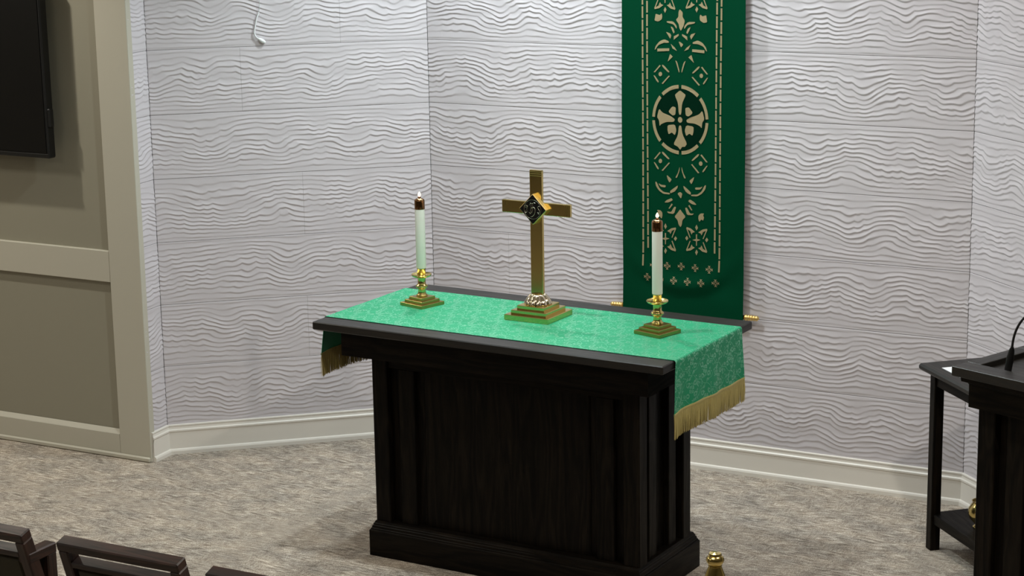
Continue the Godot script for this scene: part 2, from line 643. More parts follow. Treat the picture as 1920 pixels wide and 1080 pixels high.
func build_room() -> void:
	struct("floor", boxm(Vector3(0, -0.06, 5.3), Vector3(14.4, 0.12, 13.8), 0.001, 2), M.carpet, "beige and grey streaked loop carpet covering the whole floor")
	struct("ceiling", boxm(Vector3(0, CEIL + 0.06, 5.3), Vector3(14.4, 0.12, 13.8), 0.001), M.ceiling, "plain off-white ceiling above the picture")
	struct("wall_front", boxm(Vector3(4.655, CEIL * 0.5, FRONT_Z - 0.068), Vector3(4.69, CEIL, 0.136), 0.001), M.wall, "plain beige front wall right of the apse, outside the picture")
	struct("wall_east", boxm(Vector3(7.1, CEIL * 0.5, 6.5), Vector3(0.16, CEIL, 11.3), 0.001), M.wall, "plain beige side wall of the room, outside the picture on the right")
	struct("wall_west", boxm(Vector3(-7.1, CEIL * 0.5, 6.5), Vector3(0.16, CEIL, 11.3), 0.001), M.wall, "plain beige side wall of the room, outside the picture on the left")
	struct("wall_rear", boxm(Vector3(0, CEIL * 0.5, 12.1), Vector3(14.2, CEIL, 0.16), 0.001), M.wall, "plain beige wall behind the viewer")

func ripple_at(s: float, y: float, a: FastNoiseLite, b: FastNoiseLite, c: FastNoiseLite) -> float:
	var r := y / ROW
	var fr := r - floorf(r)
	var win := pow(sin(PI * clampf(fr, 0.0, 1.0)), 0.55)
	var ws := sin(PI * clampf(fr, 0.0, 1.0))
	var w := a.get_noise_2d(s, y * 0.3 + floorf(r) * 3.7) * 1.75 * ws
	w += b.get_noise_2d(s, y * 0.8) * 0.55 * ws
	w += absf(c.get_noise_2d(s * 1.7 + 40.0, y * 1.0)) * 0.6 * ws
	var ph := y / 0.0236 + w
	var f := ph - floorf(ph)
	var p := 0.0
	if f < 0.3:
		p = smoothstep(0.0, 0.3, f)
	else:
		var q := (f - 0.3) / 0.7
		p = 1.0 - q * (1.35 - 0.35 * q)
	var amp := clampf(0.74 + 0.6 * c.get_noise_2d(s, y * 2.2), 0.3, 1.0) * (0.22 + 0.78 * win)
	return p * amp * 0.0042

func wave_mesh(s0: float, w: float, row: int, seed_: int, dx: float) -> ArrayMesh:
	var a := FastNoiseLite.new()
	var b := FastNoiseLite.new()
	var c := FastNoiseLite.new()
	a.seed = seed_
	a.frequency = 3.1
	b.seed = seed_ + 1
	b.frequency = 5.0
	c.seed = seed_ + 2
	c.frequency = 5.5
	for f in [a, b, c]:
		f.noise_type = FastNoiseLite.TYPE_SIMPLEX_SMOOTH
		f.fractal_type = FastNoiseLite.FRACTAL_NONE
	var xs: Array = [0.0003, 0.0016]
	var nx := int(ceil(w / dx))
	for k in range(1, nx):
		xs.append(w * k / nx)
	xs.append_array([w - 0.0016, w - 0.0003])
	var ys: Array = [0.0004, 0.0024]
	var ny := 124
	for k in range(1, ny):
		ys.append(ROW * k / ny)
	ys.append_array([ROW - 0.0024, ROW - 0.0004])
	var g: Array = []
	var uv: Array = []
	for j in ys.size():
		var line: Array = []
		var ul: Array = []
		for k in xs.size():
			var z := ripple_at(s0 + xs[k], row * ROW + clampf(ys[j], 0.001, ROW - 0.001), a, b, c)
			if j == 0 or j == ys.size() - 1:
				z = -0.0022
			elif k == 0 or k == xs.size() - 1:
				z -= 0.0005
			line.append(Vector3(xs[k], ys[j], z))
			ul.append(Vector2(xs[k], ys[j]))
		g.append(line)
		uv.append(ul)
	var m := MB.new()
	m.sheet(g, uv)
	return m.mesh()

func wave_wall(called: String, from: Vector2, to: Vector2, label: String, seed_: int, dx: float, joints: Array) -> void:
	var d := to - from
	var len_ := d.length()
	var o := thing(called, Vector3(from.x, 0, from.y), atan2(-d.y, d.x))
	tag(o, label, "wall", "", "structure")
	put("backing", boxm(Vector3(len_ * 0.5, CEIL * 0.5, -0.066), Vector3(len_ - (0.02 if len_ < 0.5 else -0.02), CEIL, 0.12), 0.001), M.backing, o)
	var kept := {}
	for row in 11:
		var src := row if row < 7 else row - 6
		var cuts: Array = [0.0012]
		for j in joints[src % joints.size()]:
			cuts.append(j)
		cuts.append(len_ - 0.0012)
		for k in cuts.size() - 1:
			var key := "%d_%d" % [src, k]
			if not kept.has(key):
				kept[key] = wave_mesh(cuts[k], cuts[k + 1] - cuts[k], src, seed_, dx)
			var p := put("wave_panel", kept[key], M.wave, o)
			p.position = Vector3(cuts[k], ROW0 + row * ROW, 0)

func build_wave_walls() -> void:
	wave_wall("wall_back", Vector2(-NICHE, 0), Vector2(NICHE, 0), "back wall of the apse behind altar and banner, off-white panels carved with sand ripples", 100, 0.006,
		[[1.3], [1.36], [0.42, 1.4], [1.33], [1.38], [1.31], [1.36]])
	wave_wall("wall_left", Vector2(-SIDE_X, SIDE_Z), Vector2(-NICHE, 0), "angled left wall of the apse, brightly lit ripple panels with a cord hanging on it", 200, 0.006,
		[[], [0.7], [], [0.7], [], [0.429], [0.905]])
	wave_wall("wall_right", Vector2(NICHE, 0), Vector2(SIDE_X, SIDE_Z), "angled right wall of the apse, ripple panels behind the lectern", 300, 0.008, [[], [0.66]])
	wave_wall("wall_left_return", Vector2(-2.3064, FRONT_Z), Vector2(-SIDE_X, SIDE_Z), "narrow strip of ripple panel between panelled wall and angled left wall", 400, 0.006, [[]])
	wave_wall("wall_right_return", Vector2(SIDE_X, SIDE_Z), Vector2(2.3064, FRONT_Z), "narrow strip of ripple panel on the right side of the apse, outside the picture", 500, 0.012, [[]])
	# moulded skirting: a shoe, a plain face and a stepped top
	var prof: Array = [[0.0, 0.0], [0.024, 0.0], [0.024, 0.016], [0.021, 0.023], [0.014, 0.027], [0.013, 0.108], [0.0165, 0.112], [0.0165, 0.119], [0.011, 0.124], [0.009, 0.134], [0.0115, 0.138], [0.0115, 0.143], [0.0, 0.1455]]
	var runs := [["baseboard_left_return", Vector2(-2.3064, FRONT_Z), Vector2(-SIDE_X, SIDE_Z), "short beige skirting below the narrow ripple strip at the left corner"],
		["baseboard_left", Vector2(-SIDE_X, SIDE_Z), Vector2(-NICHE, 0), "moulded skirting along the foot of the angled left wall"],
		["baseboard_back", Vector2(-NICHE, 0), Vector2(NICHE, 0), "moulded skirting along the foot of the back wall behind the altar"],
		["baseboard_right", Vector2(NICHE, 0), Vector2(SIDE_X, SIDE_Z), "moulded skirting along the foot of the angled right wall"],
		["baseboard_right_return", Vector2.ZERO, Vector2.ZERO, "short skirting at the right edge of the apse, outside the picture"],
		["baseboard_front", Vector2.ZERO, Vector2.ZERO, "skirting along the plain front wall right of the apse, outside the picture"]]
	var corner: Array = [Vector2(-2.3064, FRONT_Z), Vector2(-SIDE_X, SIDE_Z), Vector2(-NICHE, 0), Vector2(NICHE, 0), Vector2(SIDE_X, SIDE_Z), Vector2(2.3064, FRONT_Z), Vector2(7.0, FRONT_Z), Vector2(8.0, FRONT_Z)]
	for k in 6:
		var m := MB.new()
		var a: Vector2 = corner[k]
		var b: Vector2 = corner[k + 1]
		var d := (b - a).normalized()
		var nrm := Vector2(-d.y, d.x)
		# mitre at both ends
		var shift := func(prev: Vector2, at: Vector2, next: Vector2) -> float:
			var d0 := (at - prev).normalized()
			var d1 := (next - at).normalized()
			return tan(d0.angle_to(d1) * 0.5)
		var sa: float = shift.call(corner[k - 1], a, b) if k > 0 else -1.0
		var sb: float = shift.call(a, b, corner[k + 2])
		for j in prof.size():
			var p0: Array = prof[j]
			var p1: Array = prof[(j + 1) % prof.size()]
			var at := func(end: int, p: Array) -> Vector3:
				var e := a if end == 0 else b
				var al: float = (p[0] * -sa * -1.0) if end == 0 else (-p[0] * sb)
				if k == 0 and end == 0:
					al = 0.0
				if end == 0 and k > 0:
					al = p[0] * sa * -1.0 * -1.0
				var q: Vector2 = e + nrm * p[0] + d * al
				return Vector3(q.x, p[1], q.y)
			var out := Vector3(nrm.x * (p1[1] - p0[1]), -(p1[0] - p0[0]), nrm.y * (p1[1] - p0[1]))
			m.poly([at.call(0, p0), at.call(1, p0), at.call(1, p1), at.call(0, p1)], out)
		if k == 0:
			var cap: Array = []
			for p in prof:
				cap.append(Vector3(a.x + nrm.x * p[0], p[1], a.y + nrm.y * p[0]))
			m.poly(cap, Vector3(-d.x, 0, -d.y))
		struct(runs[k][0], m, M.trim, runs[k][3])

func build_panelled_wall() -> void:
	var o := thing("wall_left_front", Vector3(0, 0, FRONT_Z))
	tag(o, "beige panelled wall left of the apse with wide flat stiles and rails, television on it", "wall", "", "structure")
	var x0 := -7.0
	put("backing", boxm(Vector3((x0 - 2.326) * 0.5, CEIL * 0.5, -0.09), Vector3(-2.326 - x0, CEIL, 0.14), 0.001), M.wall, o)
	var st: Array = [[-2.487, -2.3035], [-4.46, -4.28], [-6.4, -6.22]]
	for s in st:
		put("stile", boxm(Vector3((s[0] + s[1]) * 0.5, CEIL * 0.5, -0.008), Vector3(s[1] - s[0], CEIL, 0.036), 0.002), M.wall, o)
	var right := -2.487
	for k in 3:
		var l: float = st[k + 1][1] if k < 2 else x0
		if k == 2:
			right = st[2][0]
		var w := right - l
		var cx := (right + l) * 0.5
		put("rail", boxm(Vector3(cx, 0.937, -0.008), Vector3(w - 0.001, 0.150, 0.034), 0.002), M.wall, o)
		put("rail", boxm(Vector3(cx, 0.058, -0.008), Vector3(w - 0.001, 0.116, 0.034), 0.002), M.wall, o)
		put("rail", boxm(Vector3(cx, CEIL - 0.1, -0.008), Vector3(w - 0.001, 0.2, 0.034), 0.002), M.wall, o)
		put("panel_field", boxm(Vector3(cx, 0.50, -0.02), Vector3(w - 0.001, 0.76, 0.016), 0.001), M.field, o)
		put("panel_field", boxm(Vector3(cx, 2.13, -0.02), Vector3(w - 0.001, 2.25, 0.016), 0.001), M.field, o)
		var sl := MB.new()
		sl.poly([Vector3(l, 0.116, 0.009), Vector3(right, 0.116, 0.009), Vector3(right, 0.138, -0.010), Vector3(l, 0.138, -0.010)], Vector3(0, 1, 1))
		sl.poly([Vector3(l, 0.116, 0.009), Vector3(right, 0.116, 0.009), Vector3(right, 0.112, -0.010), Vector3(l, 0.112, -0.010)], Vector3(0, -1, 0))
		put("sloped_ledge", sl, M.wall, o)
		right = st[k][0] if k > 0 else st[1][0]
	var m := MB.new()
	m.box(Vector3((x0 - 2.3035) * 0.5, 0.0125, 0.016), Vector3(-2.3035 - x0, 0.025, 0.014), 0.006)
	put("shoe_moulding", m, M.wall, o)

func build_television() -> void:
	var o := thing("television", Vector3(-3.455, 1.449, FRONT_Z))
	tag(o, "large flat black television hung on the panelled wall at upper left", "television")
	put("casing", boxm(Vector3(0, 0.42, 0.072), Vector3(1.446, 0.84, 0.05), 0.006), M.black, o)
	put("screen", boxm(Vector3(0, 0.426, 0.0985), Vector3(1.42, 0.80, 0.004), 0.001), M.screen, o)
	put("bezel_strip", boxm(Vector3(0, 0.0125, 0.099), Vector3(1.44, 0.018, 0.004), 0.001), plain(Color8(26, 26, 26), 0.35), o)
	put("sensor", boxm(Vector3(0.73, 0.19, 0.078), Vector3(0.018, 0.088, 0.03), 0.005), M.black, o)
	put("wall_bracket", boxm(Vector3(0, 0.42, 0.027), Vector3(0.6, 0.4, 0.05), 0.004), M.black, o)

func build_cord() -> void:
	var d := Vector3(0.7474, 0, -0.6643)
	var nrm := Vector3(0.6643, 0, 0.7474)
	var base := Vector3(-SIDE_X, 0, SIDE_Z)
	var o := thing("white_cable", base + d * 0.52 + Vector3(0, 1.965, 0) + nrm * 0.012)
	tag(o, "thin white cord with a small white plug hanging down the ripple panels", "cable")
	var pts: Array = []
	var sp: Array = [[0.535, 3.1], [0.532, 2.6], [0.53, 2.2], [0.53, 2.139], [0.526, 2.104], [0.515, 2.078], [0.506, 2.041], [0.5005, 2.011], [0.5035, 1.995], [0.512, 1.984], [0.519, 1.979]]
	for p in sp:
		pts.append(d * (p[0] - 0.52) + Vector3(0, p[1] - 1.965, 0))
	var m := MB.new()
	m.tube(pts.slice(4), 0.0034, 8)
	put("cord", m, M.white, o)
	var c := MB.new()
	c.tube(pts.slice(0, 5), 0.0012, 6)
	put("clear_line", c, M.clear, o)
	var a := d * (0.516 - 0.52) + Vector3(0, 0.017, 0)
	var b := d * (0.549 - 0.52) + Vector3(0, -0.004, 0)
	var q := MB.new()
	var line: Array = []
	for k in 7:
		line.append(a.lerp(b, k / 6.0))
	q.tube(line, [0.0035, 0.006, 0.0085, 0.0095, 0.0095, 0.008, 0.0055], 10)
	put("plug", q, M.white, o)

# ---------------------------------------------------------------- altar and what stands on it
const ALTAR := Vector3(-0.043, 0, 1.4209)
const ALTAR_TURN := -0.042026

func on_altar(x: float, y: float, z: float) -> Vector3:
	return ALTAR + Basis(Vector3.UP, ALTAR_TURN) * Vector3(x, y, z)

func build_altar() -> void:
	var o := thing("altar_table", ALTAR, ALTAR_TURN)
	tag(o, "dark stained oak altar with panelled pedestal and overhanging top, draped in a green cloth", "altar")
	var cz := 0.019
	var hx := 0.608
	var hz := 0.223
	var top := put("table_top", boxm(Vector3(0, 0.98375, 0), Vector3(1.567, 0.0325, 0.791), 0.0035, 0), M.wood_top, o)
	var ap := MB.new()
	ap.ring(0.690, 0.330, [[0.0, 0.857], [0.0, 0.960], [0.003, 0.9635], [0.003, 0.968]])
	put("apron", ap, M.wood, o)
	var fr := MB.new()
	fr.ring(hx - 0.012, hz - 0.012, [[0.0, 0.80], [0.0, 0.858]], Vector3(0, 0, cz))
	put("frieze", fr, M.wood, o)
	put("core", boxm(Vector3(0, 0.48, cz), Vector3(2 * (hx - 0.038), 0.75, 2 * (hz - 0.038)), 0.002, 1, Basis.IDENTITY, Vector2(0.21, 0.1)), M.wood, o)
	for sx in [-1, 1]:
		for sz in [-1, 1]:
			put("corner_post", boxm(Vector3(sx * (hx - 0.0355), 0.50, cz + sz * (hz - 0.0335)), Vector3(0.071, 0.716, 0.067), 0.004, 1, Basis.IDENTITY, Vector2(sx * 0.37, sz * 0.2)), M.wood, o)
			put("stile", boxm(Vector3(sx * 0.4525, 0.47, cz + sz * (hz - 0.027)), Vector3(0.076, 0.66, 0.028), 0.003, 1, Basis.IDENTITY, Vector2(sx * 0.63, 0.3)), M.wood, o)
			put("side_stile", boxm(Vector3(sx * (hx - 0.027), 0.47, cz + sz * 0.0855), Vector3(0.028, 0.66, 0.064), 0.003, 1, Basis.IDENTITY, Vector2(0.11 * sx, 0.5 * sz)), M.wood, o)
	for sz in [-1, 1]:
		var p := MB.new()
		p.box(Vector3(0, 0.47, cz + sz * (hz - 0.036)), Vector3(0.758, 0.66, 0.012), 0.006, 1, Basis.IDENTITY, Vector2(0.17, 0.0))
		put("panel", p, M.wood, o)
	var pl := MB.new()
	pl.ring(0.6264, 0.2602, [[0.0, 0.0], [0.0, 0.108], [-0.003, 0.112]], Vector3(0, 0, 0.0096))
	put("plinth", pl, M.wood, o)
	var mo := MB.new()
	mo.ring(0.6264, 0.2602, [[-0.005, 0.111], [-0.005, 0.116], [-0.008, 0.1185], [-0.0095, 0.127], [-0.013, 0.130], [-0.013, 0.136], [-0.016, 0.1385], [-0.020, 0.147]], Vector3(0, 0, 0.0096))
	put("plinth_moulding", mo, M.wood, o)

func build_altar_cloth() -> void:
	var o := thing("altar_cloth", on_altar(0, 1.0, 0), ALTAR_TURN)
	tag(o, "long green damask runner with gold fringed ends lying across the altar top", "cloth")
	var hx := 0.7875
	var rad := 0.006
	# path across: [x, y, nx, ny, drop], left hem to right hem
	var path: Array = []
	var dl := 0.150
	var dr := 0.198
	for k in 16:
		var u := k / 15.0
		path.append([-hx - 0.0015, -dl * (1.0 - u) - rad, -1.0, 0.0, 1.0 - u, -1])
	for k in range(1, 5):
		var a := PI - k / 4.0 * PI / 2
		path.append([-hx + rad + cos(a) * rad, 0.001 - rad + sin(a) * rad, cos(a), sin(a), 0.0, 0])
	for k in range(1, 70):
		path.append([lerpf(-hx + rad, hx - rad, k / 70.0), 0.001, 0.0, 1.0, 0.0, 0])
	for k in range(0, 4):
		var a := PI / 2 - k / 4.0 * PI / 2
		path.append([hx - rad + cos(a) * rad, 0.001 - rad + sin(a) * rad, cos(a), sin(a), 0.0, 0])
	for k in 18:
		var u := k / 17.0
		path.append([hx + 0.0015, -dr * u - rad, 1.0, 0.0, u, 1])
	var hang := func(x: float, y: float, z: float, drop: float, sd: int) -> Vector3:
		var b := drop * drop * (3.0 - 2.0 * drop)
		var w := (0.0065 + 0.0045 * sin(z * 17.0 + sd) + 0.003 * sin(z * 41.0 + 2.0 * sd)) * b
		var zz := z + (0.030 * drop if z > 0.0 else -0.004 * drop) * absf(z) / 0.3
		return Vector3(x + sd * w, y + 0.006 * drop * sin(z * 9.0), zz)
	var rows: Array = []
	var uv: Array = []
	var back: Array = []
	var arc := 0.0
	var last := Vector2(path[0][0], path[0][1])
	var nz := 56
	for p in path:
		arc += Vector2(p[0], p[1]).distance_to(last)
		last = Vector2(p[0], p[1])
		var line: Array = []
		var bl: Array = []
		var ul: Array = []
		for c in nz + 1:
			var z := lerpf(-0.283, 0.302, float(c) / nz)
			var q: Vector3 = hang.call(p[0], p[1], z, p[4], p[5])
			var up: float = 0.0006 * sin(z * 23.0 + p[0] * 9.0) if p[4] == 0.0 else 0.0
			line.append(q + Vector3(p[2], p[3], 0) * 0.0016 + Vector3(0, maxf(up, 0.0), 0))
			bl.append(q + Vector3(p[2], p[3], 0) * 0.0002)
			ul.append(Vector2(arc, z))
		rows.append(line)
		back.append(bl)
		uv.append(ul)
	var m := MB.new()
	m.sheet(rows, uv, true)
	# hemmed edges join the face to the lining
	for k in rows.size() - 1:
		m.poly([rows[k][nz], rows[k + 1][nz], back[k + 1][nz], back[k][nz]], Vector3(0, 0, 1))
		m.poly([rows[k][0], rows[k + 1][0], back[k + 1][0], back[k][0]], Vector3(0, 0, -1))
	put("runner", m, M.damask, o)
	var li := MB.new()
	li.sheet(back, uv, false)
	put("lining", li, M.lining, o)
	var rng := RandomNumberGenerator.new()
	rng.seed = 5
	for sd in [-1, 1]:
		var dep: float = dl if sd < 0 else dr
		var fs := [MB.new(), MB.new()]
		var cnt := 290
		for layer in 2:
			for k in cnt:
				var z := lerpf(-0.283, 0.302, (k + 0.5 + rng.randf_range(-0.4, 0.4)) / cnt)
				var a: Vector3 = hang.call(sd * (hx + 0.0015), -dep - rad + 0.006, z, 1.0, sd)
				a.x += sd * (0.0012 if layer == 0 else -0.001)
				var ln := 0.096 + rng.randf_range(-0.005, 0.004)
				var sway := rng.randf_range(-0.0035, 0.0035)
				var out := rng.randf_range(-0.002, 0.002)
				fs[layer].tube([a, a + Vector3(out + 0.001 * sd, -ln * 0.5, sway * 0.4), a + Vector3(out * 1.5, -ln, sway)], [0.0014, 0.0016, 0.0009], 3, false)
		for layer in 2:
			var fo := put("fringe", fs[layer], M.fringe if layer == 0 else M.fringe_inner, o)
			tag(fo, "gold thread fringe", "", "", "stuff")
		var br := MB.new()
		var g0: Array = []
		var g1: Array = []
		for c in nz + 1:
			var z := lerpf(-0.283, 0.302, float(c) / nz)
			var a: Vector3 = hang.call(sd * (hx + 0.0015), -dep - rad, z, 1.0, sd)
			g0.append(a)
			g1.append(a + Vector3(0, 0.007, 0))
		for c in nz:
			for e in [0.0035, -0.0012]:
				br.poly([g0[c] + Vector3(e * sd, 0, 0), g0[c + 1] + Vector3(e * sd, 0, 0), g1[c + 1] + Vector3(e * sd, 0, 0), g1[c] + Vector3(e * sd, 0, 0)], Vector3(sd * signf(e), 0, 0))
			br.poly([g1[c] + Vector3(0.0035 * sd, 0, 0), g1[c + 1] + Vector3(0.0035 * sd, 0, 0), g1[c + 1] - Vector3(0.0012 * sd, 0, 0), g1[c] - Vector3(0.0012 * sd, 0, 0)], Vector3.UP)
		put("braid", br, M.fringe, o)

const CLOTH_TOP := 1.0035

func build_cross() -> void:
	var o := thing("altar_cross", on_altar(-0.004, CLOTH_TOP, -0.07), ALTAR_TURN)
	tag(o, "polished brass cross with black diamond plaque on stepped base at the altar centre", "cross")
	var b := MB.new()
	var y := 0.0
	for s in [[0.100, 0.0215], [0.080, 0.0165], [0.062, 0.0165]]:
		b.ring(s[0], s[0], [[0.0, y], [0.0, y + s[1] - 0.002], [-0.002, y + s[1]]])
		y += s[1]
	put("stepped_base", b, M.brass, o)
	var d := MB.new()
	d.lathe([[0.05, 0.053], [0.054, 0.058], [0.052, 0.066], [0.045, 0.078], [0.037, 0.088], [0.032, 0.094], [0.029, 0.096], [0.0, 0.097]], 96, Vector3.ZERO, Basis.IDENTITY, 12, 0.10)
	put("fluted_collar", d, M.silver, o)
	var sh := boxm(Vector3(0, 0.3445, 0), Vector3(0.0545, 0.503, 0.017), 0.002)
	put("shaft", sh, M.brass, o)
	var ar := boxm(Vector3(-0.001, 0.4425, 0), Vector3(0.311, 0.050, 0.0166), 0.002, 0)
	put("arms", ar, M.brass, o)
	for e in [-1, 1]:
		for k in 3:
			put("incised_band", boxm(Vector3(e * (0.132 + 0.009 * k) - 0.001, 0.4425, 0), Vector3(0.004, 0.0512, 0.0185), 0.0015), M.brass_satin, o)
	for k in 3:
		put("incised_band", boxm(Vector3(0, 0.573 + 0.008 * k, 0), Vector3(0.0557, 0.0035, 0.0185), 0.0015), M.brass_satin, o)
	var turn := Basis(Vector3(0, 0, 1), PI / 4)
	var pl := MB.new()
	pl.box(Vector3(-0.001, 0.4425, 0.019), Vector3(0.088, 0.088, 0.024), 0.002, 1, turn)
	var plo := put("plaque", pl, M.gold, o)
	tag(plo, "gold edged diamond plaque with a black face")
	var face := boxm(Vector3(-0.001, 0.4425, 0.0308), Vector3(0.0845, 0.0845, 0.002), 0.0006, 1, turn)
	put("plaque_face", face, M.enamel, plo)
	var mono := MB.new()
	var c := Vector3(-0.001, 0.4425, 0.0320)
	var circ: Array = []
	for k in 49:
		var a := TAU * k / 48
		circ.append(c + Vector3(cos(a), sin(a), 0) * 0.0385)
	mono.tube(circ, 0.0006, 5, false)
	var strokes: Array = [
		# the I, curled at both ends
		[[-27, 10, -23, 13, -19, 10, -21, 5, -22, -3, -21, -9, -25, -13, -29, -10, -28, -5], 0.9],
		[[-29, 6, -25, 6, -22, 8], 0.6],
		# tall H with a swash
		[[-9, 22, -5, 19, -5, 10, -6, -2, -6, -12, -10, -16], 1.3],
		[[-12, 14, -8, 21, 0, 20, 6, 24, 12, 21], 0.8],
		[[-6, 2, 0, 7, 6, 8, 10, 2, 10, -8, 6, -18, -2, -25, -8, -26], 1.2],
		[[1, 19, 1, 8, 0, -4, -3, -12], 0.9],
		[[-14, -10, -9, -14, -4, -10], 0.7],
		# the S
		[[27, 11, 23, 13, 20, 9, 22, 4, 26, 0, 28, -6, 24, -11, 19, -9], 1.1],
		[[20, -13, 24, -15, 28, -12], 0.6]]
	for s in strokes:
		var q: Array = s[0]
		var cu := Curve3D.new()
		for k in range(0, q.size(), 2):
			var at := c + Vector3(q[k], q[k + 1], 0) * 0.00118
			var pr := c + Vector3(q[maxi(k - 2, 0)], q[maxi(k - 2, 0) + 1], 0) * 0.00105
			var nx := c + Vector3(q[mini(k + 2, q.size() - 2)], q[mini(k + 2, q.size() - 2) + 1], 0) * 0.00105
			var tn := (nx - pr) / 6.0
			cu.add_point(at, -tn, tn)
		var pts: Array = []
		for k in 25:
			pts.append(cu.sample_baked(cu.get_baked_length() * k / 24.0))
		mono.tube(pts, 0.00075 * s[1] + 0.0002, 5)
	put("monogram", mono, M.engraved, plo)

func build_candlesticks() -> void:
	var sides := [["left", -0.5425, -0.045], ["right", 0.5425, -0.042]]
	for s in sides:
		var at := on_altar(s[1], CLOTH_TOP, s[2])
		var o := thing("candlestick", at, ALTAR_TURN - 0.234)
		tag(o, "polished brass candlestick with stepped square foot on the altar, %s of the cross" % s[0], "candlestick", "altar candlesticks")
		var b := MB.new()
		var y := 0.0
		for q in [[0.0645, 0.014], [0.051, 0.0115], [0.038, 0.0115]]:
			b.ring(q[0], q[0], [[0.0, y], [0.0, y + q[1] - 0.0015], [-0.0015, y + q[1]]])
			y += q[1]
		put("stepped_base", b, M.brass_satin, o)
		var st := MB.new()
		st.lathe([[0.022, 0.0365], [0.0235, 0.040], [0.022, 0.044], [0.0175, 0.047], [0.0165, 0.052], [0.0155, 0.068], [0.0185, 0.071], [0.0235, 0.0745], [0.0255, 0.079], [0.0235, 0.0835],
			[0.0185, 0.087], [0.0165, 0.091], [0.0165, 0.114], [0.019, 0.117]], 40)
		put("stem", st, M.brass, o)
		var pan := MB.new()
		pan.lathe([[0.017, 0.1155], [0.030, 0.1175], [0.039, 0.1215], [0.0425, 0.1275], [0.0415, 0.130], [0.037, 0.1265], [0.028, 0.1225], [0.018, 0.121]], 48)
		put("drip_pan", pan, M.brass, o)
		var so := MB.new()
		so.lathe([[0.0172, 0.119], [0.0172, 0.150], [0.019, 0.1515], [0.019, 0.155], [0.0, 0.155]], 40)
		put("socket", so, M.brass, o)
		var ca := thing("altar_candle", at + Vector3(0, 0.1552, 0))
		tag(ca, "tall white lit candle with brass cap in the %s candlestick of the altar" % s[0], "candle", "altar candles")
		var wx := MB.new()
		wx.lathe([[0.0, 0.0], [0.0195, 0.0], [0.0203, 0.002], [0.0203, 0.252], [0.0, 0.252]], 40)
		put("wax_tube", wx, M.wax, ca)
		var fo := MB.new()
		fo.lathe([[0.0, 0.246], [0.0209, 0.246], [0.0212, 0.248], [0.0212, 0.280], [0.0195, 0.286], [0.014, 0.2895], [0.0075, 0.291], [0.007, 0.296], [0.0, 0.297]], 40)
		put("follower_cap", fo, M.follower, ca)
		var wi := MB.new()
		wi.tube([Vector3(0, 0.295, 0), Vector3(0.0004, 0.303, 0)], 0.0011, 6)
		put("wick", wi, M.enamel, ca)
		var fl := MB.new()
		fl.lathe([[0.0, 0.2975], [0.0038, 0.299], [0.0062, 0.302], [0.0066, 0.305], [0.0055, 0.309], [0.0033, 0.313], [0.0012, 0.3165], [0.0, 0.318]], 20)
		put("flame", fl, M.flame, ca)
		var l := OmniLight3D.new()
		l.name = "flame_light"
		l.light_energy = 0.02
		l.light_color = Color(1.0, 0.9, 0.72)
		l.light_size = 0.004
		l.omni_range = 10.0
		l.omni_attenuation = 2.0
		l.shadow_enabled = true
		ca.add_child(l, true)
		l.position = Vector3(0, 0.308, 0)

